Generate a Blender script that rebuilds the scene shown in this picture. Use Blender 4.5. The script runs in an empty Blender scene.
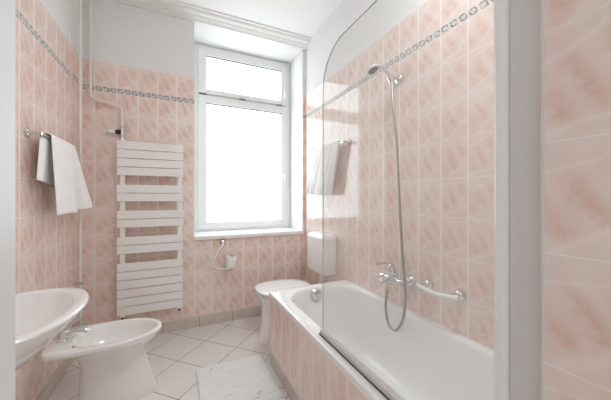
import bpy, bmesh, math, random
from mathutils import Vector, Matrix, noise as mnoise

random.seed(7)
S = bpy.context.scene
COL = S.collection
PI = math.pi

# ------------------------------------------------------------------ room constants (metres)
L, R, B = -0.6955, 1.2758, 2.7225          # tiled faces of the left, right and window walls
NEAR = 0.27                                # wall with the doorway the picture is taken from
CEIL = 2.885
TILE_TOP, BORD0, BORD1 = 2.304, 2.058, 2.108
VOFF = 0.093                               # height of the first tile joint above the floor
TUBX = 0.607                               # tiled front of the bath and of the end partition

# ------------------------------------------------------------------ node helpers
def lin(c):
    return tuple((x / 12.92 if x <= 0.04045 else ((x + 0.055) / 1.055) ** 2.4) for x in c)

class NT:
    def __init__(self, name):
        self.m = bpy.data.materials.new(name)
        self.m.use_nodes = True
        self.t = self.m.node_tree
        self.t.nodes.clear()
        self.out = self.t.nodes.new('ShaderNodeOutputMaterial')
    def n(self, kind, **kw):
        nd = self.t.nodes.new(kind)
        for k, v in kw.items():
            setattr(nd, k, v)
        return nd
    def put(self, sock, v):
        if hasattr(v, 'is_linked'):
            self.t.links.new(v, sock)
        else:
            sock.default_value = v
    def math(self, op, a, b=0.0, c=None, clamp=False):
        nd = self.n('ShaderNodeMath', operation=op, use_clamp=clamp)
        self.put(nd.inputs[0], a); self.put(nd.inputs[1], b)
        if c is not None: self.put(nd.inputs[2], c)
        return nd.outputs[0]
    def step(self, e0, e1, x):
        nd = self.n('ShaderNodeMapRange', interpolation_type='SMOOTHSTEP')
        self.put(nd.inputs['Value'], x); self.put(nd.inputs['From Min'], e0); self.put(nd.inputs['From Max'], e1)
        return nd.outputs[0]
    def gauss(self, x, s):
        q = self.math('DIVIDE', x, s)
        q = self.math('MULTIPLY', q, q)
        return self.math('POWER', 2.71828, self.math('MULTIPLY', q, -1.0))
    def mix(self, f, a, b):
        nd = self.n('ShaderNodeMix', data_type='RGBA')
        self.put(nd.inputs[0], f)
        self.put(nd.inputs[6], a if hasattr(a, 'is_linked') else (*a, 1)); self.put(nd.inputs[7], b if hasattr(b, 'is_linked') else (*b, 1))
        return nd.outputs[2]
    def vec(self, x, y, z=0.0):
        nd = self.n('ShaderNodeCombineXYZ')
        self.put(nd.inputs[0], x); self.put(nd.inputs[1], y); self.put(nd.inputs[2], z)
        return nd.outputs[0]
    def noise(self, v, scale, detail=2.0, rough=0.5, dist=0.0):
        nd = self.n('ShaderNodeTexNoise')
        if v is not None: self.put(nd.inputs['Vector'], v)
        nd.inputs['Scale'].default_value = scale; nd.inputs['Detail'].default_value = detail
        nd.inputs['Roughness'].default_value = rough; nd.inputs['Distortion'].default_value = dist
        return nd.outputs[0]
    def uv(self):
        u = self.n('ShaderNodeUVMap'); u.uv_map = 'UVMap'
        s = self.n('ShaderNodeSeparateXYZ'); self.t.links.new(u.outputs[0], s.inputs[0])
        return s.outputs[0], s.outputs[1]
    def obj(self):
        return self.n('ShaderNodeTexCoord').outputs['Object']
    def bump(self, h, strength, dist):
        nd = self.n('ShaderNodeBump'); nd.inputs['Strength'].default_value = strength
        nd.inputs['Distance'].default_value = dist
        self.put(nd.inputs['Height'], h)
        return nd.outputs[0]
    def principled(self, col, rough=0.4, metal=0.0, normal=None, ior=1.5, coat=0.0, sheen=0.0):
        p = self.n('ShaderNodeBsdfPrincipled')
        self.put(p.inputs['Base Color'], col if hasattr(col, 'is_linked') else (*col, 1))
        self.put(p.inputs['Roughness'], rough); self.put(p.inputs['Metallic'], metal)
        p.inputs['IOR'].default_value = ior
        p.inputs['Coat Weight'].default_value = coat
        p.inputs['Sheen Weight'].default_value = sheen
        if normal is not None: self.put(p.inputs['Normal'], normal)
        self.t.links.new(p.outputs[0], self.out.inputs[0])
        return p

def plain(name, rgb, rough=0.4, metal=0.0, var=0.03, scale=6.0, bump=0.0, bscale=60.0, coat=0.0, ior=1.5, sheen=0.0):
    t = NT(name)
    o = t.obj()
    f = t.noise(o, scale, 3.0)
    a = lin(rgb); b = lin(tuple(max(0, c - var) for c in rgb))
    nrm = None
    if bump:
        nrm = t.bump(t.noise(o, bscale, 3.0), bump, 0.004)
    t.principled(t.mix(f, a, b), rough, metal, nrm, ior, coat, sheen)
    return t.m

def tile_material():
    t = NT('pink_marbled_tile')
    u, v = t.uv()
    tu = t.math('DIVIDE', u, 0.15); tv = t.math('DIVIDE', v, 0.20)
    fu = t.math('FRACT', tu); fv = t.math('FRACT', tv)
    iu = t.math('FLOOR', tu); iv = t.math('FLOOR', tv)
    du = t.math('MULTIPLY', t.math('MINIMUM', fu, t.math('SUBTRACT', 1.0, fu)), 0.15)
    dv = t.math('MULTIPLY', t.math('MINIMUM', fv, t.math('SUBTRACT', 1.0, fv)), 0.20)
    e = t.math('MINIMUM', du, t.math('MULTIPLY', dv, 3.0))
    grout = t.math('SUBTRACT', 1.0, t.step(0.0014, 0.0032, e))
    # leaf-like diagonal strokes inside every tile
    rv = t.vec(t.math('ADD', u, t.math('MULTIPLY', iu, 0.37)), t.math('ADD', v, t.math('MULTIPLY', iv, 0.21)), 0.5)
    n1 = t.noise(rv, 9.0, 1.0)
    n2 = t.noise(t.vec(u, v, 3.7), 34.0, 3.0, 0.6, 0.8)
    n3 = t.noise(t.vec(u, v, 9.1), 3.0, 2.0)
    wob = t.math('MULTIPLY', t.math('SUBTRACT', n1, 0.5), 0.40)
    cu = t.math('SUBTRACT', fu, 0.5); cv = t.math('SUBTRACT', fv, 0.5)
    q = t.math('SUBTRACT', cu, cv)
    p = t.math('ADD', t.math('ADD', cu, t.math('MULTIPLY', cv, 0.80)), t.math('ADD', wob, t.math('MULTIPLY', t.math('SUBTRACT', n2, 0.5), 0.22)))
    def stroke(off, wid, qo, ql):
        x = t.math('SUBTRACT', p, off)
        soft = t.math('MULTIPLY', t.gauss(x, wid), t.step(-wid * 2.2, wid * 0.35, t.math('MULTIPLY', x, -1.0)))
        return t.math('MULTIPLY', soft, t.gauss(t.math('SUBTRACT', q, qo), ql))
    s1 = stroke(-0.06, 0.17, 0.0, 0.55)
    s2 = stroke(0.42, 0.17, 0.05, 0.36)
    s3 = stroke(-0.48, 0.18, -0.08, 0.36)
    st = t.math('ADD', t.math('MULTIPLY', s1, 1.0), t.math('ADD', t.math('MULTIPLY', s2, 0.75), t.math('MULTIPLY', s3, 0.8)))
    st = t.math('MULTIPLY', st, t.math('ADD', 0.45, t.math('MULTIPLY', t.step(0.3, 0.65, n2), 0.55)))
    st = t.math('ADD', t.math('MULTIPLY', st, 0.68), t.math('MULTIPLY', t.math('SUBTRACT', n3, 0.30), 0.55), clamp=True)
    vein = t.math('MULTIPLY', t.gauss(t.math('ADD', t.math('SUBTRACT', cv, t.math('MULTIPLY', cu, 0.5)), t.math('ADD', 0.33, wob)), 0.05), 0.4)
    vein2 = t.math('MULTIPLY', t.gauss(t.math('ADD', t.math('SUBTRACT', cv, t.math('MULTIPLY', cu, 0.35)), t.math('ADD', -0.36, wob)), 0.03), 0.35)
    vein = t.math('ADD', vein, vein2, clamp=True)
    c = t.mix(st, lin(TILE_PALE), lin(TILE_DEEP))
    c = t.mix(vein, c, lin(TILE_VEIN))
    c = t.mix(t.math('MULTIPLY', grout, 0.9), c, lin((0.96, 0.95, 0.94)))
    nrm = t.bump(t.step(0.0006, 0.0045, e), 0.35, 0.002)
    rough = t.math('ADD', 0.06, t.math('MULTIPLY', grout, 0.5))
    t.principled(c, rough, 0.0, nrm, 1.75)
    return t.m

TILE_PALE, TILE_DEEP, TILE_VEIN = (0.918, 0.860, 0.830), (0.845, 0.652, 0.582), (0.95, 0.915, 0.89)

def border_material():
    t = NT('grey_relief_border')
    u, v = t.uv()
    a = t.math('DIVIDE', u, 0.05)
    b = t.math('DIVIDE', t.math('SUBTRACT', v, (BORD0 + BORD1) / 2), BORD1 - BORD0)
    wob = t.noise(t.vec(u, v), 90.0, 2.0)
    a = t.math('ADD', a, t.math('MULTIPLY', b, 0.35))
    a = t.math('ADD', a, t.math('MULTIPLY', t.math('SUBTRACT', wob, 0.5), 0.45))
    fa = t.math('SUBTRACT', t.math('FRACT', a), 0.5)
    ra = t.math('MULTIPLY', t.math('ABSOLUTE', fa), 1.0); rb = t.math('MULTIPLY', t.math('ABSOLUTE', b), 1.05)
    d = t.math('POWER', t.math('ADD', t.math('POWER', ra, 3.0), t.math('POWER', rb, 3.0)), 0.3333)
    ring = t.math('SUBTRACT', 1.0, t.step(0.04, 0.12, t.math('ABSOLUTE', t.math('SUBTRACT', d, 0.31))))
    core = t.math('MULTIPLY', t.math('SUBTRACT', 1.0, t.step(0.02, 0.10, t.math('ABSOLUTE', t.math('ADD', fa, t.math('MULTIPLY', b, 0.8))))),
                  t.math('SUBTRACT', 1.0, t.step(0.16, 0.24, d)))
    ink = t.math('MAXIMUM', ring, t.math('MULTIPLY', core, 0.5))
    ink = t.math('MULTIPLY', ink, t.step(0.25, 0.6, t.noise(t.vec(u, v, 2.0), 45.0, 3.0)))
    jt = t.math('FRACT', t.math('DIVIDE', u, 0.15))
    jd = t.math('MULTIPLY', t.math('MINIMUM', jt, t.math('SUBTRACT', 1.0, jt)), 0.15)
    edge = t.math('SUBTRACT', 1.0, t.step(0.001, 0.003, t.math('MINIMUM', jd, t.math('MULTIPLY', t.math('SUBTRACT', 0.5, t.math('ABSOLUTE', b)), BORD1 - BORD0))))
    c = t.mix(ink, lin((0.85, 0.82, 0.80)), lin((0.46, 0.445, 0.44)))
    c = t.mix(edge, c, lin((0.9, 0.87, 0.85)))
    t.principled(c, 0.18, 0.0, t.bump(ink, 0.5, 0.002))
    return t.m

def floor_material():
    t = NT('diagonal_floor_tile')
    u, v = t.uv()
    fu = t.math('FRACT', t.math('DIVIDE', u, 0.30)); fv = t.math('FRACT', t.math('DIVIDE', v, 0.30))
    du = t.math('MINIMUM', fu, t.math('SUBTRACT', 1.0, fu)); dv = t.math('MINIMUM', fv, t.math('SUBTRACT', 1.0, fv))
    e = t.math('MULTIPLY', t.math('MINIMUM', du, dv), 0.30)
    g = t.math('SUBTRACT', 1.0, t.step(0.0014, 0.0030, e))
    n = t.noise(t.vec(u, v), 5.0, 4.0, 0.6); n2 = t.noise(t.vec(u, v, 4), 40.0, 2.0)
    k = t.math('ADD', t.math('MULTIPLY', n, 0.7), t.math('MULTIPLY', n2, 0.3))
    c = t.mix(k, lin((0.92, 0.91, 0.90)), lin((0.845, 0.83, 0.815)))
    c = t.mix(g, c, lin((0.42, 0.37, 0.35)))
    t.principled(c, t.math('ADD', 0.22, t.math('MULTIPLY', g, 0.5)), 0.0, t.bump(t.step(0.001, 0.004, e), 0.3, 0.002))
    return t.m

def skirt_material():
    t = NT('greige_skirting_tile')
    u, v = t.uv()
    fu = t.math('FRACT', t.math('DIVIDE', u, 0.30))
    e = t.math('MULTIPLY', t.math('MINIMUM', fu, t.math('SUBTRACT', 1.0, fu)), 0.30)
    g = t.math('SUBTRACT', 1.0, t.step(0.0012, 0.0026, e))
    n = t.noise(t.vec(u, v), 14.0, 4.0, 0.65)
    c = t.mix(n, lin((0.85, 0.81, 0.78)), lin((0.73, 0.69, 0.66)))
    c = t.mix(g, c, lin((0.46, 0.41, 0.38)))
    t.principled(c, 0.3)
    return t.m

def terry_material(name, rgb, streak=False):
    t = NT(name)
    o = t.obj()
    n = t.noise(o, 260.0, 2.0); n2 = t.noise(o, 18.0, 3.0)
    if streak:
        mp = t.n('ShaderNodeMapping'); mp.inputs['Scale'].default_value = (14, 60, 20)
        t.put(mp.inputs[0], o)
        n2 = t.noise(mp.outputs[0], 1.0, 3.0, 0.55)
    h = t.math('ADD', t.math('MULTIPLY', n, 0.5), n2)
    c = t.mix(n2, lin(rgb), lin(tuple(x - 0.05 for x in rgb)))
    if streak:
        dash = t.math('MULTIPLY', t.step(0.60, 0.70, n2), t.step(0.45, 0.6, t.noise(o, 7.0, 2.0)))
        c = t.mix(t.math('MULTIPLY', dash, 0.8), c, lin((0.74, 0.74, 0.735)))
    t.principled(c, 0.95, 0.0, t.bump(h, 1.0 if streak else 0.45, 0.009 if streak else 0.006), sheen=0.15)
    return t.m

def pane_material():
    t = NT('frosted_daylit_pane')
    o = t.obj()
    n = t.noise(o, 2.2, 2.0)
    em = t.n('ShaderNodeEmission'); em.inputs['Color'].default_value = (0.88, 0.965, 1.0, 1)
    t.put(em.inputs['Strength'], t.math('ADD', PANE * 0.92, t.math('MULTIPLY', n, PANE * 0.16)))
    gl = t.n('ShaderNodeBsdfGlossy'); gl.inputs['Roughness'].default_value = 0.3
    mx = t.n('ShaderNodeMixShader'); mx.inputs[0].default_value = 0.05
    t.t.links.new(em.outputs[0], mx.inputs[1]); t.t.links.new(gl.outputs[0], mx.inputs[2])
    t.t.links.new(mx.outputs[0], t.out.inputs[0])
    return t.m

def glass_material():
    t = NT('clear_shower_glass')
    tr = t.n('ShaderNodeBsdfTransparent'); tr.inputs[0].default_value = (0.985, 0.99, 0.988, 1)
    gl = t.n('ShaderNodeBsdfGlossy'); gl.inputs['Roughness'].default_value = 0.01
    n = t.noise(t.obj(), 5.0, 2.0)
    lw = t.n('ShaderNodeLayerWeight'); lw.inputs[0].default_value = 0.5
    fac = t.math('ADD', 0.025, t.math('MULTIPLY', t.math('POWER', lw.outputs['Facing'], 4.5), 0.55))
    mx = t.n('ShaderNodeMixShader')
    t.put(mx.inputs[0], fac)
    t.t.links.new(tr.outputs[0], mx.inputs[1]); t.t.links.new(gl.outputs[0], mx.inputs[2])
    df = t.n('ShaderNodeBsdfDiffuse'); df.inputs[0].default_value = (0.9, 0.9, 0.9, 1)      # dried water film, whitened further to paint a haze over the tiles behind
    m2 = t.n('ShaderNodeMixShader'); t.put(m2.inputs[0], t.math('ADD', 0.09, t.math('MULTIPLY', n, 0.06)))
    t.t.links.new(mx.outputs[0], m2.inputs[1]); t.t.links.new(df.outputs[0], m2.inputs[2])
    t.t.links.new(m2.outputs[0], t.out.inputs[0])
    return t.m

PANE = 4.1
M = {}
M['tile'] = tile_material()
M['border'] = border_material()
M['floor'] = floor_material()
M['skirt'] = skirt_material()
M['plaster'] = plain('white_wall_plaster', (0.90, 0.90, 0.895), 0.75, var=0.012, bump=0.05, bscale=80)
M['grey_plaster'] = M['plaster']
M['ceil'] = plain('white_ceiling_paint', (0.93, 0.93, 0.93), 0.8, var=0.01)
M['cornice'] = plain('white_cornice_paint', (0.91, 0.91, 0.905), 0.6, var=0.015)
M['upvc'] = plain('white_window_plastic', (0.92, 0.925, 0.925), 0.3, var=0.01)
M['sill'] = plain('white_stone_sill', (0.93, 0.925, 0.92), 0.25, var=0.02)
M['gasket'] = plain('dark_rubber_gasket', (0.34, 0.34, 0.34), 0.6, var=0.02)
M['ceramic'] = plain('white_sanitary_ceramic', (0.925, 0.92, 0.915), 0.10, var=0.008, coat=0.4)
M['enamel'] = plain('white_bath_enamel', (0.925, 0.925, 0.92), 0.12, var=0.006, coat=0.3)
M['plastic'] = plain('white_gloss_plastic', (0.93, 0.93, 0.925), 0.22, var=0.008)
M['lacquer'] = plain('white_radiator_lacquer', (0.935, 0.93, 0.92), 0.35, var=0.01)
M['pipe'] = plain('white_pipe_paint', (0.89, 0.875, 0.855), 0.35, var=0.02)
M['profile'] = plain('white_aluminium_profile', (0.83, 0.825, 0.82), 0.28, var=0.01)
M['chrome'] = plain('polished_chrome', (0.86, 0.86, 0.86), 0.08, 1.0, var=0.02)
M['steel_hose'] = plain('grey_metal_hose', (0.62, 0.61, 0.60), 0.3, 1.0, var=0.06, scale=300)
M['rail'] = plain('grey_aluminium_rail', (0.84, 0.835, 0.83), 0.35, 0.0, var=0.05, scale=30)
M['hinge'] = plain('grey_steel_hinge', (0.50, 0.50, 0.49), 0.4, var=0.03)
M['seal'] = plain('dark_rail_seal', (0.36, 0.34, 0.33), 0.5, var=0.03)
M['glass_edge'] = plain('grey_glass_edge', (0.72, 0.74, 0.74), 0.2, var=0.02)
M['black'] = plain('black_plastic', (0.07, 0.065, 0.065), 0.4, var=0.02)
M['jamb'] = plain('white_door_lacquer', (0.86, 0.86, 0.855), 0.4, var=0.01)
M['towel'] = terry_material('white_terry', (0.975, 0.97, 0.965))
M['towel_grey'] = terry_material('pale_grey_terry', (0.95, 0.95, 0.945))
M['mat'] = terry_material('white_mat_terry', (0.97, 0.97, 0.965), True)
M['paper'] = plain('white_tissue', (0.95, 0.945, 0.935), 0.9, var=0.02, scale=40, bump=0.1, bscale=200)
M['card'] = plain('brown_card_core', (0.28, 0.22, 0.18), 0.9, var=0.05)
M['pane'] = pane_material()
M['glass'] = glass_material()

# ------------------------------------------------------------------ mesh builder
class MB:
    def __init__(self):
        self.v = []; self.f = []; self.mi = []; self.uv = []; self.slot = 0
    def face(self, idx, uv=None):
        self.f.append(tuple(idx)); self.mi.append(self.slot); self.uv.append(uv)
    def add(self, p):
        self.v.append(Vector(p)); return len(self.v) - 1
    def quad(self, a, b, c, d, uvf=None):
        i = [self.add(p) for p in (a, b, c, d)]
        self.face(i, [uvf(Vector(p)) for p in (a, b, c, d)] if uvf else None)
    def box(self, x0, x1, y0, y1, z0, z1, uvf=None):
        P = [(x0, y0, z0), (x1, y0, z0), (x1, y1, z0), (x0, y1, z0), (x0, y0, z1), (x1, y0, z1), (x1, y1, z1), (x0, y1, z1)]
        k = [self.add(p) for p in P]
        for q in ((3, 2, 1, 0), (4, 5, 6, 7), (0, 1, 5, 4), (1, 2, 6, 5), (2, 3, 7, 6), (3, 0, 4, 7)):
            self.face([k[i] for i in q], [uvf(Vector(P[i])) for i in q] if uvf else None)
        return self
    def loft(self, loops, cap0=True, cap1=True):
        n = len(loops[0]); base = []
        for lp in loops:
            base.append([self.add(p) for p in lp])
        for a, b in zip(base, base[1:]):
            for i in range(n):
                j = (i + 1) % n
                self.face((a[i], a[j], b[j], b[i]))
        if cap0: self.face(base[0][::-1])
        if cap1: self.face(base[-1])
        return self
    def tube(self, pts, r, seg=12, smooth=0, closed=False):
        pts = [Vector(p) for p in pts]
        rad = r if isinstance(r, (list, tuple)) else [r] * len(pts)
        if smooth:
            np_, nr = [], []
            for i in range(len(pts) - 1):
                p0 = pts[max(i - 1, 0)]; p1 = pts[i]; p2 = pts[i + 1]; p3 = pts[min(i + 2, len(pts) - 1)]
                for k in range(smooth):
                    t = k / smooth
                    np_.append(0.5 * ((2 * p1) + (p2 - p0) * t + (2 * p0 - 5 * p1 + 4 * p2 - p3) * t * t + (3 * p1 - p0 - 3 * p2 + p3) * t ** 3))
                    nr.append(rad[i] * (1 - t) + rad[i + 1] * t)
            np_.append(pts[-1]); nr.append(rad[-1]); pts, rad = np_, nr
        loops = []; up = None
        for i, p in enumerate(pts):
            d = (pts[min(i + 1, len(pts) - 1)] - pts[max(i - 1, 0)]).normalized()
            if up is None:
                up = Vector((0, 0, 1)) if abs(d.z) < 0.9 else Vector((1, 0, 0))
            up = (up - d * up.dot(d)).normalized()
            s = d.cross(up)
            loops.append([p + (up * math.sin(a) + s * math.cos(a)) * rad[i] for a in (2 * PI * k / seg for k in range(seg))])
        return self.loft(loops)
    def lathe(self, prof, origin, axis, seg=28):
        o = Vector(origin); ax = Vector(axis).normalized()
        up = Vector((0, 0, 1)) if abs(ax.z) < 0.9 else Vector((1, 0, 0))
        a1 = ax.cross(up).normalized(); a2 = ax.cross(a1)
        loops = [[o + ax * h + (a1 * math.cos(t) + a2 * math.sin(t)) * max(r, 1e-4) for t in (2 * PI * k / seg for k in range(seg))] for r, h in prof]
        return self.loft(loops)
    def prism(self, poly, y0, y1, axis='Y'):
        def P(a, b, t):
            return {'Y': (a, t, b), 'X': (t, a, b), 'Z': (a, b, t)}[axis]
        return self.loft([[P(a, b, y0) for a, b in poly], [P(a, b, y1) for a, b in poly]])

def wloc(o):
    p = Vector((0, 0, 0))
    while o is not None:
        p += o.location; o = o.parent
    return p

def build(name, mb, mats, parent=None, loc=None, bevel=0.0, bseg=2, smooth=True, angle=38, sub=0):
    me = bpy.data.meshes.new(name)
    off = wloc(parent) if parent else (Vector(loc) if loc is not None else Vector((0, 0, 0)))
    me.from_pydata([v - off for v in mb.v], [], mb.f)
    if not isinstance(mats, (list, tuple)): mats = [mats]
    for m in mats: me.materials.append(m)
    for p, i in zip(me.polygons, mb.mi): p.material_index = i
    if any(u is not None for u in mb.uv):
        lay = me.uv_layers.new(name='UVMap')
        for p, u in zip(me.polygons, mb.uv):
            if u:
                for li, c in zip(p.loop_indices, u): lay.data[li].uv = c
    bm = bmesh.new(); bm.from_mesh(me)
    bmesh.ops.recalc_face_normals(bm, faces=bm.faces)
    bm.to_mesh(me); bm.free()
    if smooth:
        me.shade_smooth(); me.set_sharp_from_angle(angle=math.radians(angle))
    o = bpy.data.objects.new(name, me); COL.objects.link(o)
    if parent: o.parent = parent
    elif loc is not None: o.location = off
    if bevel:
        md = o.modifiers.new('bevel', 'BEVEL'); md.width = bevel; md.segments = bseg; md.limit_method = 'ANGLE'; md.angle_limit = math.radians(40)
        md.harden_normals = True
    if sub:
        md = o.modifiers.new('sub', 'SUBSURF'); md.levels = sub; md.render_levels = sub
    return o

def tag(o, label, cat, group=None):
    o['label'] = label; o['category'] = cat
    if group: o['group'] = group
    return o
def thing(name, loc, label, cat, group=None):
    o = bpy.data.objects.new(name, None); COL.objects.link(o); o.location = loc
    return tag(o, label, cat, group)
def struct(o, label=None):
    o['kind'] = 'structure'
    if label: o['label'] = label
    return o

def rrect(cx, cy, hx, hy, r, z, k=12):
    r = min(r, hx * 0.999, hy * 0.999); out = []
    for sx, sy, a0 in ((1, 1, 0), (-1, 1, 90), (-1, -1, 180), (1, -1, 270)):
        for i in range(k):
            a = math.radians(a0 + 90 * i / (k - 1))
            out.append((cx + sx * (hx - r) + r * math.cos(a), cy + sy * (hy - r) + r * math.sin(a), z))
    return out
def egg(x0, x1, cy, hw, z, pf=2.0, pb=2.0, mid=0.5, n=56, cut=None):
    """oval lying along X from x0 (back) to x1 (front); exponents shape the two halves"""
    cx = x0 + (x1 - x0) * mid; out = []
    for i in range(n):
        a = 2 * PI * i / n; c, s = math.cos(a), math.sin(a)
        p = pf if (c >= 0) else pb
        ax = (x1 - cx) if c >= 0 else (cx - x0)
        x = cx + ax * math.copysign(abs(c) ** (2 / p), c); y = cy + hw * math.copysign(abs(s) ** (2 / p), s)
        out.append((x, y, z))
    return out

# ------------------------------------------------------------------ setting
def back_uv(p): return (p.x + 0.6004 + 3.0, p.z - VOFF + 1.0)
def left_uv(p): return (p.y - 1.952 + 3.0, p.z - VOFF + 1.0)
def right_uv(p): return (0.8636 - p.y + 3.0, p.z - VOFF + 1.0)
def raw(f): return lambda p: (f(p)[0], p.z)
def skx(p): return (p.x - 0.19 + 3.0, p.z)
def sky_(p): return (p.y - 1.597 + 3.0, p.z)

WX0, WX1, WZ0, WZ1, WY = 0.145, 1.244, 0.805, 2.822, 3.098   # window opening
T = 0.008
NEARY = -0.35
# floor, ceiling
m = MB()
def fuv(p):
    return ((p.x + p.y - 2.215) / math.sqrt(2) + 6.0, (p.y - p.x - 2.206) / math.sqrt(2) + 6.0)
m.box(-1.6, 1.9, -1.6, B + 0.45, -0.1, 0.0, fuv)
struct(build('floor', m, M['floor'], smooth=False), 'pale greige floor tiles laid diagonally with dark joints')
m = MB(); m.box(L - 0.12, R + 0.12, NEARY, B + 0.45, CEIL, CEIL + 0.1)
struct(build('ceiling', m, M['ceil'], smooth=False), 'plain white ceiling')

# window wall
m = MB(); m.slot = 0
y0, y1 = B + T, B + 0.45
m.box(L - 0.12, WX0, y0, y1, 0, CEIL); m.box(WX1, R + 0.12, y0, y1, 0, CEIL)
m.box(WX0, WX1, y0, y1, 0, WZ0); m.box(WX0, WX1, y0, y1, WZ1, CEIL)
def clad_back(xa, xb, za, zb):
    m.slot = 1; 
    for a, b, s, f in ((za, min(zb, BORD0), 1, back_uv), (BORD0, BORD1, 2, raw(back_uv)), (BORD1, TILE_TOP, 1, lambda p: (back_uv(p)[0], p.z - TILE_TOP + 2.0))):
        if b <= zb + 1e-6 and b > a:
            m.slot = s; m.box(xa, xb, B, B + T, a, b, f)
clad_back(L, WX0, 0, TILE_TOP); clad_back(WX1, R, 0, TILE_TOP); clad_back(WX0, WX1, 0, WZ0)
struct(build('wall_back', m, [M['plaster'], M['tile'], M['border']], smooth=False), 'window wall with pink marbled tiles and a grey border band')

def side_wall(name, x, sgn, f, y_from, label, extra=None):
    """x = tiled face, sgn = direction of the room"""
    m = MB()
    xa, xb = sorted((x - sgn * T, x - sgn * 0.12))
    m.box(xa, xb, y_from, B + T, 0, CEIL)
    ta, tb = sorted((x, x - sgn * T))
    for a, b, s, g in ((0, BORD0, 1, f), (BORD0, BORD1, 2, raw(f)), (BORD1, TILE_TOP, 1, lambda p: (f(p)[0], p.z - TILE_TOP + 2.0))):
        m.slot = s; m.box(ta, tb, y_from, B, a, b, g)
    if extra: extra(m)
    return struct(build(name, m, [M['plaster'], M['tile'], M['border']], smooth=False), label)
def chase(m):
    m.slot = 0; m.box(L - T, L + 0.006, 2.50, B, TILE_TOP, CEIL)
    m.slot = 1; m.box(L, L + 0.014, 2.50, B, 0, BORD0, left_uv); m.box(L, L + 0.014, 2.50, B, BORD1, TILE_TOP, left_uv)
    m.slot = 2; m.box(L, L + 0.014, 2.50, B, BORD0, BORD1, raw(left_uv))
side_wall('wall_left', L, 1, left_uv, NEARY, 'left wall with pink tiles behind the washbasin and bidet', chase)
side_wall('wall_right', R, -1, right_uv, NEAR - 0.3, 'right wall with glossy pink tiles along the bath')

# partition at the foot of the bath (its face is the tiled strip on the right of the picture)
m = MB(); m.slot = 0
m.box(TUBX + T, R - T, NEARY, NEAR, 0, CEIL)
m.slot = 1
m.box(TUBX, TUBX + T, NEARY, NEAR - 0.004, 0, CEIL, lambda p: (NEAR - p.y + 3.0, p.z - VOFF + 1.0))
m.box(TUBX + T, R - T, NEAR, NEAR + 0.006, 0, TILE_TOP, lambda p: (p.x + 3.0, p.z - VOFF + 1.0))
struct(build('wall_partition', m, [M['plaster'], M['tile']], smooth=False), 'pink tiled end wall beside the doorway at the foot of the bath')
m = MB(); m.box(TUBX - 0.0015, TUBX + 0.008, NEAR - 0.004, NEAR + 0.0005, 0, CEIL)
struct(build('trim_2', m, M['profile'], bevel=0.0012), 'thin white corner bead of the tiled end wall')

# doorway wall on the left, its white jamb is the strip at the picture's left edge
m = MB(); m.box(L - T, -0.175, 0.12, NEAR - 0.012, 0, CEIL)
struct(build('wall_near', m, M['plaster'], smooth=False), 'white wall with the doorway')
m = MB(); m.box(-0.19, -0.1052, 0.10, NEAR, 0, 2.6)
m.box(-0.19, -0.1175, 0.045, 0.10, 0, 2.6)
struct(build('door_1', m, M['jamb'], bevel=0.003), 'white lacquered door jamb at the doorway')

# baseboards
SK = 0.010
m = MB(); m.box(L, R, B - SK, B, 0, 0.096, skx)
struct(build('baseboard_back', m, M['skirt'], bevel=0.0015), 'greige skirting tiles under the radiator and window')
m = MB(); m.box(L, L + SK, NEAR, B - SK, 0, 0.096, sky_)
struct(build('baseboard_left', m, M['skirt'], bevel=0.0015), 'greige skirting tiles behind the bidet')
m = MB(); m.box(R - SK, R, 1.905, B - SK, 0, 0.096, sky_)
struct(build('baseboard_right', m, M['skirt'], bevel=0.0015), 'greige skirting tiles behind the toilet')

# cornice along the window wall
prof = [(0, 2.823), (0.022, 2.823), (0.026, 2.832), (0.040, 2.834), (0.046, 2.840), (0.060, 2.843), (0.066, 2.852), (0.086, 2.853),
        (0.104, 2.858), (0.116, 2.867), (0.120, 2.873), (0.142, 2.874), (0.146, 2.885), (0, 2.885)]
m = MB(); m.prism([(B + T - d, z) for d, z in prof], L - T, R + T, 'X')
struct(build('trim_1', m, M['cornice'], angle=25), 'stepped white plaster cornice above the window')

# window
m = MB()
fy0, fy1 = WY - 0.01, WY + 0.055
m.box(WX0, 0.205, fy0, fy1, WZ0 + 0.03, WZ1); m.box(1.190, WX1, fy0, fy1, WZ0 + 0.03, WZ1)
m.box(0.205, 1.190, fy0, fy1, 2.775, WZ1); m.box(0.205, 1.190, fy0, fy1, 0.835, 0.880); m.box(0.205, 1.190, fy0, fy1, 2.262, 2.315)
win = struct(build('window_1', m, M['upvc'], loc=((WX0 + WX1) / 2, WY, WZ0), bevel=0.004), 'white framed window with frosted bright panes')
def sash(name, x0, x1, z0, z1, px0, px1, pz0, pz1):
    m = MB(); ya, yb = WY - 0.028, WY + 0.02
    m.box(x0, px0, ya, yb, z0, z1); m.box(px1, x1, ya, yb, z0, z1)
    m.box(px0, px1, ya, yb, z0, pz0); m.box(px0, px1, ya, yb, pz1, z1)
    s = build(name, m, M['upvc'], win, bevel=0.005, bseg=3)
    g = MB(); w = 0.004; yg = WY - 0.014
    g.box(px0, px0 + w, yg, yg + 0.02, pz0, pz1); g.box(px1 - w, px1, yg, yg + 0.02, pz0, pz1)
    g.box(px0, px1, yg, yg + 0.02, pz0, pz0 + w); g.box(px0, px1, yg - 0.004, yg + 0.02, pz1 - 2 * w, pz1)
    build('gasket', g, M['gasket'], s, smooth=False)
    p = MB(); p.box(px0, px1, WY - 0.006, WY + 0.006, pz0, pz1)
    build('pane', p, M['pane'], s, smooth=False)
    return s
up = sash('upper_sash', 0.200, 1.198, 2.302, 2.796, 0.281, 1.130, 2.352, 2.708)
lo = sash('lower_sash', 0.200, 1.198, 0.862, 2.284, 0.281, 1.134, 0.930, 2.204)
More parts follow.
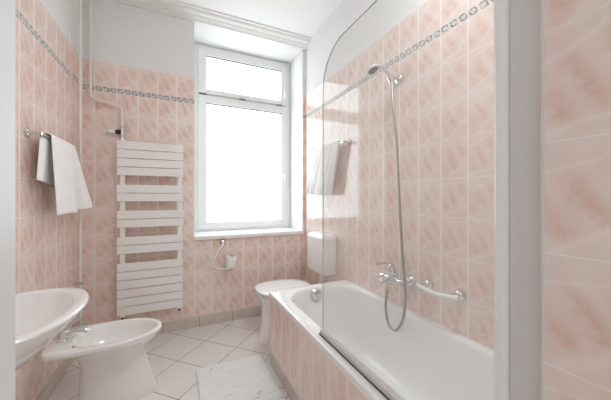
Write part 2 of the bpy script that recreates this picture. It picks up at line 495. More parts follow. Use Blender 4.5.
for z, s in ((2.47, up), (1.47, lo)):
    m = MB(); m.box(1.150, 1.176, WY - 0.036, WY - 0.026, z - 0.03, z + 0.03)
    m.tube([(1.163, WY - 0.03, z), (1.163, WY - 0.062, z)], 0.008)
    m.box(1.152, 1.174, WY - 0.072, WY - 0.058, z - 0.095, z + 0.012)
    build('handle', m, M['plastic'], s, bevel=0.003)
for x in (0.25, 0.66, 1.10):
    m = MB(); m.tube([(x - 0.035, WY - 0.034, 2.294), (x + 0.035, WY - 0.034, 2.294)], 0.0075, 10)
    build('hinge', m, M['hinge'], up)
m = MB(); m.box(0.20, 1.198, WY - 0.012, WY - 0.009, 2.2845, 2.3015)
build('sash_gap', m, M['rail'], win, smooth=False)
m = MB(); m.box(WX0 - 0.002, WX1 + 0.002, B - 0.028, WY - 0.005, WZ0, WZ0 + 0.034)
build('sill', m, M['sill'], win, bevel=0.004)

# ------------------------------------------------------------------ bath
tub = thing('bathtub', (0.94, 1.085, 0), 'white built-in bathtub with pink tiled front under the wall mixer', 'bathtub')
RZ = 0.520
x0, x1, ty0, ty1 = TUBX - 0.007, R - 0.002, NEAR + 0.0065, 1.903
cx, cy, hx, hy = (x0 + x1) / 2, (ty0 + ty1) / 2, (x1 - x0) / 2, (ty1 - ty0) / 2
def inner(d_front, d_wall, d_rear, d_near, r, z):
    a, b = x0 + d_front, x1 - d_wall; c, d = ty0 + d_near, ty1 - d_rear
    return rrect((a + b) / 2, (c + d) / 2, (b - a) / 2, (d - c) / 2, r, z)
loops = [rrect(cx, cy, hx, hy, 0.004, RZ - 0.028), rrect(cx, cy, hx, hy, 0.004, RZ - 0.006), rrect(cx, cy, hx - 0.0015, hy - 0.0015, 0.005, RZ - 0.0015),
         rrect(cx, cy, hx - 0.005, hy - 0.005, 0.007, RZ + 0.0003), rrect(cx, cy, hx - 0.016, hy - 0.016, 0.012, RZ + 0.001)]
for k in ((0.070, 0.040, 0.066, 0.075, 0.20, 0.001), (0.078, 0.047, 0.074, 0.083, 0.20, -0.001), (0.084, 0.052, 0.080, 0.089, 0.20, -0.006),
          (0.090, 0.057, 0.087, 0.095, 0.20, -0.020), (0.100, 0.066, 0.105, 0.12, 0.19, -0.10), (0.112, 0.078, 0.130, 0.18, 0.18, -0.22),
          (0.126, 0.092, 0.155, 0.24, 0.17, -0.31), (0.145, 0.112, 0.185, 0.28, 0.15, -0.36), (0.175, 0.140, 0.225, 0.32, 0.13, -0.385), (0.22, 0.185, 0.28, 0.38, 0.10, -0.392)):
    loops.append(inner(*k[:5], RZ + k[5]))
m = MB(); m.loft(loops, cap0=False)
build('tub_shell', m, M['enamel'], tub, angle=60)
m = MB(); m.box(TUBX, TUBX + 0.012, ty0, 1.895, 0.1, RZ - 0.026, lambda p: (0.904 - p.y + 3.0, (p.z - 0.095) * 0.47 + 1.0))
m.box(TUBX + 0.012, R - 0.002, 1.883, 1.895, 0.0, RZ - 0.026, lambda p: (p.x - TUBX + 3.0, p.z - VOFF + 1.0))
build('front_panel', m, M['tile'], tub, smooth=False)
m = MB(); m.box(TUBX - 0.0005, TUBX + 0.012, ty0, 1.8955, 0, 0.102, sky_)
build('plinth', m, M['skirt'], tub, bevel=0.001)
kx, ky, kz = 0.935, 1.803, 0.474
m = MB(); m.lathe([(0.001, 0.026), (0.028, 0.026), (0.036, 0.022), (0.038, 0.014), (0.040, 0.010), (0.042, 0.004), (0.042, -0.004), (0.001, -0.004)], (kx, ky + 0.006, kz), (0, -1, 0.12))
kn = build('overflow_knob', m, M['chrome'], tub)
m = MB(); m.box(kx - 0.003, kx + 0.003, ky - 0.025, ky - 0.018, kz - 0.016, kz + 0.022)
build('grip', m, M['chrome'], kn, bevel=0.003)
m = MB(); m.lathe([(0.001, 0.004), (0.03, 0.004), (0.034, 0.001), (0.034, -0.003), (0.001, -0.003)], (0.935, 1.50, RZ - 0.391), (0, 0, 1))
build('drain', m, M['chrome'], tub)

# ------------------------------------------------------------------ shower screen
GX = 0.652
scr = thing('shower_screen', (GX, 0.75, RZ), 'frameless clear glass shower screen standing on the bath rim', 'shower screen')
GY0, GY1, GZ0, GZ1, GR = 0.375, 1.183, RZ + 0.022, 1.905, 0.185
poly = [(GY0, GZ0), (GY1, GZ0)]
for i in range(25):
    a = math.radians(90 * i / 24); poly.append((GY1 - GR + GR * math.cos(a), GZ1 - GR + GR * math.sin(a)))
poly.append((GY0, GZ1))
m = MB(); n = len(poly)
A = [m.add((GX - 0.003, a, b)) for a, b in poly]; Bv = [m.add((GX + 0.003, a, b)) for a, b in poly]
m.slot = 0; m.face(A); m.face(Bv[::-1])
m.slot = 1
for i in range(n): m.face((A[i], A[(i + 1) % n], Bv[(i + 1) % n], Bv[i]))
build('glass_panel', m, [M['glass'], M['glass_edge']], scr, smooth=False)
m = MB(); m.box(GX - 0.0145, GX + 0.0125, 0.38, 1.192, RZ + 0.001, RZ + 0.026)
rl = build('bottom_rail', m, M['rail'], scr, bevel=0.003)
m = MB(); m.box(GX - 0.018, GX - 0.0145, 0.38, 1.192, RZ - 0.001, RZ + 0.007)
build('seal', m, M['seal'], rl, smooth=False)
m = MB(); m.tube([(GX, 0.357, RZ + 0.001), (GX, 0.357, 1.93)], 0.0205, 28)
build('hinge_post', m, M['plastic'], scr)
m = MB(); m.box(GX - 0.019, GX + 0.019, NEAR + 0.006, 0.338, RZ + 0.001, 1.95)
build('wall_profile', m, M['profile'], scr, bevel=0.003)

# ------------------------------------------------------------------ bath mixer
mx = thing('bath_mixer', (R, 1.30, 0.69), 'chrome single-lever bath mixer on the tiles above the tub', 'faucet')
for y in (1.225, 1.375):
    m = MB(); m.lathe([(0.001, 0.0), (0.036, 0.0), (0.036, 0.004), (0.031, 0.012), (0.018, 0.016), (0.014, 0.018), (0.014, 0.065), (0.001, 0.065)], (R, y, 0.693), (-1, 0, 0))
    build('rosette', m, M['chrome'], mx)
MXX = 1.205
m = MB(); m.lathe([(0.001, 0), (0.019, 0), (0.022, 0.006), (0.022, 0.035), (0.019, 0.045), (0.021, 0.06), (0.027, 0.085), (0.027, 0.115), (0.021, 0.14), (0.019, 0.155), (0.022, 0.165), (0.022, 0.195), (0.019, 0.20), (0.001, 0.20)],
                (MXX, 1.20, 0.690), (0, 1, 0))
m.lathe([(0.001, 0.0), (0.026, 0.0), (0.027, 0.03), (0.025, 0.055), (0.024, 0.075), (0.018, 0.083), (0.001, 0.085)], (MXX, 1.30, 0.692), (-0.12, 0, 1))
build('mixer_body', m, M['chrome'], mx)
m = MB(); m.tube([(1.20, 1.30, 0.772), (1.192, 1.30, 0.787), (1.165, 1.302, 0.795), (1.11, 1.306, 0.798), (1.085, 1.308, 0.797)], [0.012, 0.010, 0.007, 0.006, 0.007], 12, 4)
build('lever', m, M['chrome'], mx)
m = MB(); m.tube([(1.20, 1.325, 0.69), (1.165, 1.33, 0.684), (1.135, 1.33, 0.672)], [0.018, 0.017, 0.015], 14, 4)
build('spout', m, M['chrome'], mx)
m = MB(); m.lathe([(0.001, 0), (0.012, 0), (0.014, 0.004), (0.014, 0.02), (0.011, 0.026), (0.001, 0.026)], (1.192, 1.372, 0.665), (-0.6, 0.55, -0.1))
build('diverter_knob', m, M['chrome'], mx)

# ------------------------------------------------------------------ hand shower with hose, wall holder
SY = 1.313
hd = thing('shower_holder', (R, SY, 1.945), 'round chrome wall holder gripping the hand shower', 'shower holder')
m = MB(); m.lathe([(0.001, 0), (0.029, 0), (0.030, 0.004), (0.029, 0.012), (0.024, 0.017), (0.012, 0.019), (0.011, 0.03), (0.011, 0.058), (0.001, 0.058)], (R, SY, 1.945), (-1, 0, 0))
build('rosette', m, M['chrome'], hd)
m = MB(); m.lathe([(0.0145, -0.02), (0.019, -0.02), (0.0205, 0.0), (0.019, 0.02), (0.0145, 0.02)], (1.203, SY, 1.936), (-0.55, 0, 0.83))
build('socket', m, M['chrome'], hd)
hs = thing('hand_shower', (1.203, SY, 1.92), 'chrome hand shower with long metal hose hanging into the bath', 'hand shower')
m = MB(); m.tube([(1.208, SY, 1.912), (1.203, SY, 1.936), (1.170, SY, 1.966), (1.130, SY, 1.991), (1.110, SY + 0.002, 1.994), (1.092, SY + 0.008, 1.985)], [0.0105, 0.0125, 0.0115, 0.0105, 0.0105, 0.012], 16, 5)
build('handle', m, M['chrome'], hs)
m = MB(); ax = Vector((0.26, -0.31, -0.83))
m.lathe([(0.001, -0.018), (0.014, -0.017), (0.028, -0.011), (0.036, -0.003), (0.038, 0.005), (0.036, 0.009), (0.001, 0.009)], (1.073, 1.327, 1.974), ax)
h_ = build('shower_head', m, M['rail'], hs)
m = MB(); m.lathe([(0.001, 0.009), (0.033, 0.009), (0.032, 0.011), (0.001, 0.012)], (1.073, 1.327, 1.974), ax)
build('spray_face', m, M['seal'], h_)
HX = 1.168
pts = [(1.207, SY, 1.915), (1.205, 1.305, 1.87), (1.19, 1.272, 1.70), (1.178, 1.232, 1.476), (HX, 1.205, 1.181), (HX, 1.182, 0.895), (HX, 1.164, 0.728), (HX, 1.158, 0.617),
       (HX - 0.005, 1.172, 0.50), (HX - 0.008, 1.222, 0.420), (HX - 0.005, 1.288, 0.428), (HX, 1.318, 0.52), (1.178, 1.320, 0.60), (1.190, 1.318, 0.672)]
m = MB(); m.tube(pts, 0.0078, 10, 8)
build('hose', m, M['steel_hose'], hs)
for p, q in (((1.208, SY, 1.915), (1.206, 1.307, 1.875)), ((1.190, 1.318, 0.676), (1.181, 1.3195, 0.63))):
    m = MB(); m.tube([p, q], 0.0105, 14); build('hose_nut', m, M['chrome'], hs)

# ------------------------------------------------------------------ grab bar
gb = thing('grab_bar', (R, 0.99, 0.71), 'short white grab bar on two chrome rosettes above the bath', 'grab bar')
for y in (1.085, 0.90):
    m = MB(); m.lathe([(0.001, 0), (0.026, 0), (0.027, 0.004), (0.024, 0.012), (0.013, 0.017), (0.011, 0.02), (0.011, 0.052), (0.015, 0.055), (0.015, 0.068), (0.001, 0.07)], (R, y, 0.712), (-1, 0, 0))
    build('rosette', m, M['chrome'], gb)
m = MB(); m.tube([(R - 0.060, 1.118, 0.709), (R - 0.062, 1.10, 0.708), (R - 0.072, 1.05, 0.703), (R - 0.077, 0.99, 0.702), (R - 0.072, 0.935, 0.705), (R - 0.062, 0.885, 0.712), (R - 0.060, 0.872, 0.713)],
               [0.010, 0.0125, 0.0125, 0.012, 0.0125, 0.0125, 0.010], 16, 5)
build('bar', m, M['plastic'], gb)

# ------------------------------------------------------------------ towel rails and towels
def towel_rail(x, sgn, ya, yb, z, label):
    t = thing('towel_rail', (x, ya, z), label, 'towel rail', 'chrome towel rails')
    for y in (ya, yb):
        m = MB(); m.lathe([(0.001, 0), (0.024, 0), (0.024, 0.004), (0.019, 0.010), (0.010, 0.013), (0.009, 0.05), (0.012, 0.054), (0.012, 0.064), (0.001, 0.068)], (x, y, z), (sgn, 0, 0))
        build('rosette', m, M['chrome'], t)
    m = MB(); m.tube([(x + sgn * 0.055, ya - 0.015, z), (x + sgn * 0.055, yb + 0.015, z)], 0.0075, 14)
    build('bar', m, M['chrome'], t)
    return t
LZ, RZT = 1.528, 1.648
towel_rail(L, 1, 1.865, 2.40, LZ, 'chrome towel rail on the left wall above the washbasin')
towel_rail(R, -1, 1.865, 2.36, RZT, 'chrome towel rail on the right wall above the cistern')

def towel(name, x, sgn, z, front, back, mat, label, seed):
    """front / back: function(a, s) -> (y, d, z) along the width a and down the drop s"""
    m = MB(); NA, NS = 40, 22
    rows = []
    for k in range(NS + 1):
        s = 1 - k / NS
        rows.append([front(a / NA, s) for a in range(NA + 1)])
    top_f, top_b = [front(a / NA, 0) for a in range(NA + 1)], [back(a / NA, 0) for a in range(NA + 1)]
    for k in range(1, 6):
        ang = PI * k / 6; row = []
        for f, b in zip(top_f, top_b):
            w = (1 - math.cos(ang)) / 2
            row.append((f[0] * (1 - w) + b[0] * w, f[1] * (1 - w) + b[1] * w, f[2] * (1 - w) + b[2] * w + 0.010 * math.sin(ang)))
        rows.append(row)
    for k in range(NS + 1):
        s = k / NS
        rows.append([back(a / NA, s) for a in range(NA + 1)])
    idx = [[m.add((x + sgn * d, y, zz)) for (y, d, zz) in r] for r in rows]
    for r0, r1 in zip(idx, idx[1:]):
        for i in range(NA): m.face((r0[i], r0[i + 1], r1[i + 1], r1[i]))
    o = build(name, m, mat, loc=(x + sgn * 0.055, rows[0][0][0], z), angle=180)
    sd = o.modifiers.new('thick', 'SOLIDIFY'); sd.thickness = 0.006; sd.offset = 0
    sb = o.modifiers.new('sub', 'SUBSURF'); sb.levels = 1; sb.render_levels = 1
    tag(o, label, 'towel', 'white towels on the rails')
    return o
def lf(a, s):
    if a < 0.74:
        t = a / 0.74
        yt = 1.965 + 0.30 * t; yb = 1.950 + 0.345 * t
        d = 0.068 + 0.024 * s + 0.006 * math.sin(t * 7 + s * 2) * s
        zb = 1.098
    else:
        t = (a - 0.74) / 0.26
        yt = 2.265 + 0.085 * t; yb = 2.295 + 0.125 * t
        d = 0.068 + 0.024 * s - 0.048 * s * math.sin(PI * min(1, t * 1.6)) + 0.060 * s * t * t
        zb = 1.098 + 0.03 * t
    return (yt * (1 - s) + yb * s, d, LZ + 0.012 - 0.006 * abs(a - 0.5) + (zb - LZ - 0.012) * s)
def lb(a, s):
    yt = 1.905 + 0.445 * a; yb = 1.835 + 0.52 * a
    d = 0.042 - 0.008 * s + 0.018 * s * max(0, 0.25 - a) * 4 + 0.004 * math.sin(a * 11)
    return (yt * (1 - s) + yb * s, d, LZ + 0.012 + (1.285 - 0.03 * a - LZ - 0.012) * s)
towel('towel', L, 1, LZ, lf, lb, M['towel'], 'thick white towel folded over the left wall rail above the washbasin', 1)
def rf(a, s):
    yt = 1.925 + 0.42 * a; yb = 2.045 + 0.47 * a
    k = min(1, a * 6)
    fold = k * (0.022 * mnoise.noise(Vector((a * 6.5 + 0.4 * s, 3.1, s * 0.8))) + 0.012 * mnoise.noise(Vector((a * 15 + 0.8 * s, 7.7, s * 1.2)))) * (0.25 + 0.75 * s)
    zt = RZT + 0.012 - 0.42 * max(0.0, a - 0.62) ** 1.7
    zb = 1.222 + 0.035 * max(0, a - 0.5) + 0.012 * mnoise.noise(Vector((a * 5, 0.3, 1)))
    return (yt * (1 - s ** 0.9) + yb * s ** 0.9, 0.064 + 0.020 * s * k + fold, zt + (zb - zt) * s)
def rb(a, s):
    yt = 1.925 + 0.42 * a; yb = 2.045 + 0.45 * a
    zt = RZT + 0.012 - 0.42 * max(0.0, a - 0.62) ** 1.7
    return (yt * (1 - s ** 0.9) + yb * s ** 0.9, 0.052 - 0.022 * s * min(1, a * 4) + 0.003 * math.sin(a * 14), zt + (1.25 - zt) * s)
towel('towel', R, -1, RZT, rf, rb, M['towel_grey'], 'pale towel hanging in soft folds on the right wall above the cistern', 2)

# ------------------------------------------------------------------ radiator
rd = thing('towel_radiator', (-0.194, B - 0.08, 0.22), 'white slatted towel radiator on the pink wall beside the window', 'radiator')
RX0, RX1, RYF = -0.438, 0.050, B - 0.092
top, pitch, k = 1.657, 0.0711, 0
for grp in (4, 2, 2, 2, 6):
    for i in range(grp):
        z1 = top - k * pitch; k += 1
        m = MB(); m.box(RX0, RX1, RYF, RYF + 0.010, z1 - 0.0655, z1)
        build('slat', m, M['lacquer'], rd, bevel=0.003)
    k += 1
for x in (-0.402, 0.020):
    m = MB(); m.loft([rrect(x, RYF + 0.026, 0.019, 0.016, 0.008, z, 4) for z in (0.222, 1.668)])
    build('collector', m, M['lacquer'], rd)
    m = MB(); m.tube([(x, RYF + 0.026, 0.222), (x, RYF + 0.026, 0.204)], 0.010, 12)
    build('end_plug', m, M['black'], rd)
for x in (-0.402, 0.020):
    for z in (0.55, 1.42):
        m = MB(); m.tube([(x, RYF + 0.036, z), (x, B - 0.001, z)], 0.009, 10)
        build('wall_bracket', m, M['lacquer'], rd)

# ------------------------------------------------------------------ heating pipes
p1 = thing('riser_pipe', (L + 0.055, 2.515, 0), 'straight white riser pipe in the left corner running to the ceiling', 'pipe')
m = MB(); m.tube([(L + 0.055, 2.515, CEIL), (L + 0.055, 2.515, 0.30)], 0.0105, 16)
build('pipe', m, M['pipe'], p1)
m = MB(); m.tube([(L + 0.055, 2.515, 0.315), (L + 0.055, 2.515, 0.235)], 0.016, 14); m.tube([(L + 0.055, 2.515, 0.255), (L + 0.004, 2.515, 0.255)], 0.011, 12)
m.tube([(L + 0.055, 2.515, 0.265), (L + 0.095, 2.50, 0.265)], 0.012, 12)
build('angle_valve', m, M['chrome'], p1)
m = MB(); m.lathe([(0.0106, 0), (0.017, 0.0), (0.017, 0.016), (0.0106, 0.016)], (L + 0.055, 2.515, 0.56), (0, 0, 1))
m.tube([(L + 0.06, 2.515, 0.568), (L, 2.515, 0.568)], 0.005, 10)
build('pipe_clip', m, M['chrome'], p1)
PY = B - 0.048
p2 = thing('feed_pipe', (-0.41, PY, 1.70), 'bent white pipe dropping from the ceiling to the radiator valve', 'pipe')
m = MB(); m.tube([(-0.618, PY, CEIL), (-0.618, PY, 2.4), (-0.618, PY, 2.10), (-0.618, PY, 2.035), (-0.612, PY, 1.998), (-0.590, PY, 1.975), (-0.55, PY, 1.968), (-0.47, PY, 1.955),
                (-0.435, PY, 1.947), (-0.414, PY, 1.928), (-0.408, PY, 1.895), (-0.408, PY, 1.755)], 0.0105, 16, 4)
build('pipe', m, M['pipe'], p2)
m = MB(); m.tube([(-0.408, PY, 1.775), (-0.408, PY, 1.75)], 0.016, 6); m.tube([(-0.408, PY, 1.76), (-0.408, PY, 1.712)], 0.014, 16)
m.tube([(-0.408, PY + 0.002, 1.716), (-0.403, B - 0.066, 1.69), (-0.402, B - 0.066, 1.667)], 0.011, 14)
v_ = build('valve', m, M['chrome'], p2)
m = MB(); m.tube([(-0.418, PY, 1.733), (-0.452, PY, 1.733)], 0.017, 16); build('valve_collar', m, M['black'], v_)
m = MB(); m.tube([(-0.450, PY, 1.733), (-0.500, PY, 1.733)], 0.016, 16); build('thermostat_cap', m, M['plastic'], v_)
m = MB(); m.tube([(-0.499, PY, 1.733), (-0.516, PY, 1.733)], 0.013, 16); build('end_cap', m, M['rail'], v_)

# ------------------------------------------------------------------ toilet paper
TX, TY = 0.462, B - 0.068
tp = thing('paper_holder', (0.40, B, 0.768), 'white wire paper holder with chrome rosette below the window sill', 'toilet paper holder')
m = MB(); m.lathe([(0.001, 0), (0.030, 0), (0.030, 0.006), (0.022, 0.014), (0.009, 0.018), (0.009, 0.06), (0.011, 0.068), (0.001, 0.072)], (0.398, B, 0.768), (0, -1, 0))
build('rosette', m, M['chrome'], tp)
m = MB(); m.tube([(0.398, TY + 0.006, 0.772), (0.388, TY, 0.75), (0.345, TY, 0.69), (0.312, TY, 0.62), (0.310, TY, 0.575), (0.330, TY, 0.545), (0.372, TY, 0.530), (0.43, TY, 0.523), (0.462, TY, 0.524), (TX, TY, 0.540), (TX + 0.011, TY, 0.63)],
               0.0075, 12, 5)
build('wire_arm', m, M['plastic'], tp)
rp = thing('toilet_roll', (TX, TY, 0.534), 'white toilet roll upright on the wire holder below the window', 'toilet roll')
m = MB(); m.lathe([(0.021, 0.0), (0.047, 0.0), (0.050, 0.004), (0.050, 0.106), (0.047, 0.110), (0.021, 0.110), (0.0205, 0.055), (0.021, 0.0)], (TX, TY, 0.532), (0, 0, 1), 36)
build('paper', m, M['paper'], rp, angle=50)
m = MB()
m.loft([[(TX + r * math.cos(2 * PI * i / 28), TY + r * math.sin(2 * PI * i / 28), z) for i in range(28)] for r, z in ((0.0205, 0.531), (0.0205, 0.643), (0.018, 0.643), (0.018, 0.531), (0.0205, 0.531))], False, False)
build('core', m, M['card'], rp, angle=50)

rp.rotation_euler = (0, 0.12, 0)                              # leans on the sloping wire

# ------------------------------------------------------------------ toilet
TC = 2.245
wc = thing('toilet', (0.86, TC, 0), 'white toilet with closed oval lid between bathtub and window wall', 'toilet')
m = MB()
m.loft([egg(0.640, 1.10, TC - 0.02, 0.105, 0.0, 2.3, 2.6, 0.5), egg(0.612, 1.105, TC - 0.02, 0.120, 0.0, 2.3, 2.6, 0.5), egg(0.613, 1.105, TC - 0.02, 0.120, 0.015, 2.3, 2.6, 0.5),
        egg(0.632, 1.105, TC - 0.012, 0.108, 0.07, 2.2, 2.6, 0.5),
        egg(0.648, 1.11, TC, 0.100, 0.16, 2.2, 2.6, 0.5), egg(0.648, 1.12, TC, 0.112, 0.24, 2.2, 2.5, 0.5), egg(0.640, 1.13, TC, 0.145, 0.31, 2.1, 2.5, 0.5),
        egg(0.620, 1.14, TC, 0.172, 0.355, 2.1, 2.5, 0.48), egg(0.615, 1.14, TC, 0.178, 0.378, 2.1, 2.5, 0.48), egg(0.622, 1.135, TC, 0.172, 0.388, 2.1, 2.5, 0.48), egg(0.66, 1.0, TC, 0.12, 0.388, 2.0, 2.0, 0.48),
        egg(0.70, 0.96, TC, 0.09, 0.28, 2.0, 2.0, 0.48)])
build('bowl', m, M['ceramic'], wc, angle=60)
def slab(z0, z1, a, b, hw, e):
    return [egg(a + e, b - e, TC, hw - e, z0, 2.1, 2.6, 0.46), egg(a, b, TC, hw, z0 + e, 2.1, 2.6, 0.46), egg(a, b, TC, hw, z1 - e, 2.1, 2.6, 0.46), egg(a + e, b - e, TC, hw - e, z1 - e * 0.25, 2.1, 2.6, 0.46),
            egg(a + 0.05, b - 0.05, TC, hw - 0.05, z1 + 0.002, 2.1, 2.5, 0.46)]
m = MB(); m.loft(slab(0.390, 0.402, 0.606, 1.075, 0.190, 0.005)); build('seat', m, M['plastic'], wc, angle=60)
m = MB(); m.loft(slab(0.408, 0.427, 0.600, 1.08, 0.196, 0.006)); build('lid', m, M['plastic'], wc, angle=60)
for y in (TC - 0.07, TC + 0.07):
    m = MB(); m.tube([(1.088, y - 0.02, 0.404), (1.088, y + 0.02, 0.404)], 0.012, 14); build('hinge', m, M['plastic'], wc)

ci = thing('cistern', (R - 0.068, TC - 0.015, 0.52), 'white plastic flush cistern high on the right wall above the toilet', 'cistern')
cy0, cy1 = 2.058, 2.396
m = MB(); m.loft([rrect((1.148 + R) / 2, (cy0 + cy1) / 2, (R - 1.148) / 2, (cy1 - cy0) / 2 - 0.006, 0.02, 0.520, 6), rrect((1.140 + R) / 2, (cy0 + cy1) / 2, (R - 1.140) / 2, (cy1 - cy0) / 2, 0.022, 0.530, 6),
                  rrect((1.140 + R) / 2, (cy0 + cy1) / 2, (R - 1.140) / 2, (cy1 - cy0) / 2, 0.022, 0.818, 6)])
build('tank', m, M['plastic'], ci, angle=50)
m = MB(); c_ = ((1.137 + R) / 2, (cy0 + cy1) / 2)
m.loft([rrect(*c_, (R - 1.137) / 2, (cy1 - cy0) / 2 + 0.003, 0.024, 0.8185, 6), rrect(*c_, (R - 1.137) / 2, (cy1 - cy0) / 2 + 0.003, 0.024, 0.835, 6),
        rrect(c_[0] + 0.004, c_[1], (R - 1.137) / 2 - 0.004, (cy1 - cy0) / 2 - 0.006, 0.024, 0.855, 6), rrect(c_[0] + 0.012, c_[1], (R - 1.137) / 2 - 0.012, (cy1 - cy0) / 2 - 0.03, 0.024, 0.869, 6),
        rrect(c_[0] + 0.02, c_[1], (R - 1.137) / 2 - 0.02, (cy1 - cy0) / 2 - 0.06, 0.024, 0.872, 6)])
build('tank_lid', m, M['plastic'], ci, angle=60)
m = MB(); m.tube([(1.215, TC - 0.015, 0.522), (1.215, TC - 0.015, 0.44), (1.212, TC - 0.012, 0.39), (1.19, TC - 0.005, 0.355), (1.13, TC, 0.345)], 0.022, 18, 5)
build('flush_pipe', m, M['plastic'], ci)

# ------------------------------------------------------------------ bidet
BC = 1.950
bd = thing('bidet', (-0.40, BC, 0), 'white ceramic bidet on the floor in front of the radiator', 'bidet')
m = MB()
X0 = -0.632
PC = BC + 0.022
m.loft([egg(-0.500, -0.122, PC, 0.075, 0.0, 2.2, 2.8, 0.5), egg(-0.512, -0.110, PC, 0.096, 0.0, 2.3, 2.8, 0.5), egg(-0.512, -0.110, PC, 0.097, 0.014, 2.3, 2.8, 0.5), egg(-0.508, -0.128, PC, 0.090, 0.06, 2.2, 2.8, 0.5),
        egg(-0.503, -0.155, PC, 0.080, 0.15, 2.1, 2.8, 0.5), egg(-0.500, -0.176, PC, 0.080, 0.23, 2.0, 2.8, 0.5), egg(-0.505, -0.176, BC + 0.012, 0.096, 0.280, 2.0, 2.8, 0.5), egg(-0.515, -0.150, BC, 0.128, 0.318, 2.0, 3.0, 0.5),
        egg(-0.520, -0.118, BC, 0.156, 0.348, 2.0, 3.4, 0.5), egg(-0.530, -0.098, BC, 0.170, 0.370, 2.0, 3.8, 0.5), egg(X0 + 0.012, -0.095, BC, 0.172, 0.373, 2.0, 5.0, 0.5), egg(X0, -0.088, BC, 0.177, 0.379, 2.0, 5.5, 0.5), egg(X0, -0.085, BC, 0.178, 0.395, 2.0, 5.5, 0.5),
        egg(X0 + 0.004, -0.090, BC, 0.173, 0.401, 2.0, 5.5, 0.5), egg(-0.53, -0.108, BC, 0.150, 0.402, 2.0, 2.3, 0.5), egg(-0.525, -0.114, BC, 0.144, 0.397, 2.0, 2.3, 0.5), egg(-0.52, -0.122, BC, 0.137, 0.380, 2.0, 2.3, 0.5),
        egg(-0.50, -0.150, BC, 0.118, 0.330, 2.0, 2.2, 0.5), egg(-0.46, -0.20, BC, 0.085, 0.285, 2.0, 2.0, 0.5), egg(-0.40, -0.27, BC, 0.045, 0.268, 2.0, 2.0, 0.5)])
build('body', m, M['ceramic'], bd, angle=60)
m = MB(); m.lathe([(0.001, 0.003), (0.022, 0.003), (0.026, 0.0), (0.026, -0.003), (0.001, -0.003)], (-0.335, BC, 0.270), (0, 0, 1))
build('drain', m, M['chrome'], bd)
m = MB(); m.lathe([(0.001, 0.0022), (0.005, 0.0022), (0.005, -0.002), (0.001, -0.002)], (-0.497, 1.836, 0.4015), (0, 0, 1), 14)
build('screw_hole', m, M['black'], bd)
m = MB(); fx = -0.578
m.lathe([(0.001, 0), (0.027, 0), (0.027, 0.006), (0.021, 0.010), (0.022, 0.05), (0.024, 0.065), (0.018, 0.078), (0.001, 0.08)], (fx, BC, 0.401), (0.06, 0, 1))
m.tube([(fx, BC, 0.43), (fx + 0.05, BC, 0.446), (fx + 0.10, BC, 0.44), (fx + 0.115, BC, 0.428)], [0.015, 0.013, 0.012, 0.013], 14, 4)
fc = build('faucet', m, M['chrome'], bd)
m = MB(); m.tube([(fx, BC, 0.476), (fx + 0.01, BC, 0.49), (fx + 0.07, BC, 0.505), (fx + 0.085, BC, 0.508)], [0.010, 0.009, 0.006, 0.006], 12, 4)
build('lever', m, M['chrome'], fc)

# ------------------------------------------------------------------ washbasin
WC = 1.262
wb = thing('washbasin', (-0.50, WC, 0.60), 'white oval washbasin fixed to the left wall beside the doorway', 'washbasin')
m = MB(); XB = L + 0.003; ZB = 0.80
def be(d, z, hwd=0.0, front=0.0): return egg(XB + d * 0.55, -0.308 - d - front, WC, 0.283 - d - hwd, z, 2.15, 2.7, 0.52)
m.loft([egg(XB + 0.01, -0.52, WC, 0.07, ZB - 0.20, 2.0, 2.6, 0.5), egg(XB, -0.50, WC, 0.10, ZB - 0.197, 2.0, 2.6, 0.5), egg(XB, -0.465, WC, 0.145, ZB - 0.17, 2.0, 2.6, 0.5), egg(XB, -0.42, WC, 0.195, ZB - 0.125, 2.05, 2.6, 0.5),
        egg(XB, -0.365, WC, 0.240, ZB - 0.07, 2.1, 2.7, 0.52), egg(XB, -0.328, WC, 0.268, ZB - 0.032, 2.15, 2.7, 0.52), be(0.006, ZB - 0.016), be(0.0, ZB - 0.008), be(0.003, ZB + 0.0), be(0.010, ZB + 0.003), be(0.034, ZB + 0.003), be(0.042, ZB - 0.001),
        be(0.048, ZB - 0.012), be(0.057, ZB - 0.040), be(0.074, ZB - 0.085), be(0.10, ZB - 0.120), be(0.15, ZB - 0.150), be(0.20, ZB - 0.158, 0.03)])
build('bowl', m, M['ceramic'], wb, angle=60)
m = MB(); m.lathe([(0.001, 0.004), (0.02, 0.004), (0.024, 0.001), (0.024, -0.003), (0.001, -0.003)], (-0.535, WC, ZB - 0.157), (0, 0, 1))
build('drain', m, M['chrome'], wb)
m = MB(); m.tube([(-0.55, WC, ZB - 0.195), (-0.55, WC, ZB - 0.30), (-0.56, WC, ZB - 0.34), (-0.60, WC, ZB - 0.35), (L, WC, ZB - 0.35)], 0.018, 16, 5)
build('waste_pipe', m, M['chrome'], wb)

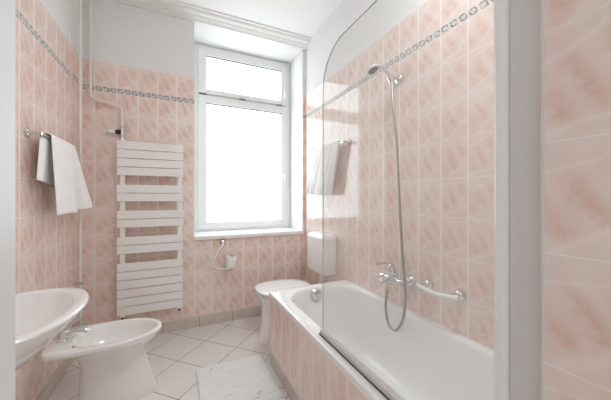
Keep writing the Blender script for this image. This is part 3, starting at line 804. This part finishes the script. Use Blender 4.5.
# ------------------------------------------------------------------ bath mat
m = MB(); NX, NY = 60, 90
mx0, mx1, my0, my1 = 0.122, 0.578, 1.24, 2.032
top = []; bot = []
for j in range(NY + 1):
    rt, rb_ = [], []
    for i in range(NX + 1):
        u, v = i / NX, j / NY
        e = min(u * (mx1 - mx0), (1 - u) * (mx1 - mx0), v * (my1 - my0), (1 - v) * (my1 - my0))
        x = mx0 + (mx1 - mx0) * u - 0.012 * v + 0.006; y = my0 + (my1 - my0) * v - 0.012 * (u - 0.5)
        h = 0.013 * min(1, (e / 0.012 + 0.25)) ** 0.5
        h += (0.004 * mnoise.noise(Vector((x * 16, y * 55, 0))) - 0.007 * max(0, mnoise.noise(Vector((x * 30 + y * 12, y * 85, 9))) - 0.15)) * min(1, e / 0.03) + 0.0015 * mnoise.noise(Vector((x * 60, y * 60, 4)))
        rt.append(m.add((x, y, max(0.003, h)))); rb_.append(m.add((x, y, 0.0005)))
    top.append(rt); bot.append(rb_)
for j in range(NY):
    for i in range(NX):
        m.face((top[j][i], top[j][i + 1], top[j + 1][i + 1], top[j + 1][i])); m.face((bot[j][i], bot[j + 1][i], bot[j + 1][i + 1], bot[j][i + 1]))
for j in range(NY):
    for i in (0, NX): m.face((top[j][i], top[j + 1][i], bot[j + 1][i], bot[j][i]))
for i in range(NX):
    for j in (0, NY): m.face((top[j][i], top[j][i + 1], bot[j][i + 1], bot[j][i]))
tag(build('bath_mat', m, M['mat'], loc=(0.35, 1.63, 0), angle=180), 'white terry bath mat lying on the floor tiles beside the bathtub', 'bath mat')

# ------------------------------------------------------------------ light, camera, view
w = bpy.data.worlds.new('hallway_daylight'); S.world = w; w.use_nodes = True
bg = w.node_tree.nodes['Background']; bg.inputs[0].default_value = (0.84, 0.945, 1.0, 1); bg.inputs[1].default_value = 0.85

ld = bpy.data.lights.new('added_fill_light', 'AREA'); ld.shape = 'DISK'; ld.size = 0.40; ld.energy = 14.5; ld.color = (0.88, 0.965, 1.0)  # unseen fill light, added to lift the dark bath side
lo_ = bpy.data.objects.new('added_fill_light', ld); COL.objects.link(lo_); lo_.location = (0.80, 0.58, CEIL - 0.05)

cam = bpy.data.cameras.new('camera'); co = bpy.data.objects.new('camera', cam); COL.objects.link(co)
cam.sensor_width = 36.0; cam.lens = 273.47 / 611 * 36.0; cam.shift_y = -1.91 / 611
cam.clip_start = 0.02
co.location = (0, 0, 1.1925); co.rotation_euler = (PI / 2, 0, -0.4395)
S.camera = co

S.view_settings.view_transform = 'Standard'; S.view_settings.look = 'None'
S.view_settings.gamma = 1.0; S.view_settings.use_curve_mapping = False
S.view_settings.exposure = 0.1
S.cycles.use_denoising = True
S.cycles.max_bounces = 14; S.cycles.diffuse_bounces = 8; S.cycles.glossy_bounces = 6; S.cycles.transparent_max_bounces = 12
S.cycles.caustics_reflective = False; S.cycles.caustics_refractive = False
S.cycles.blur_glossy = 0.3
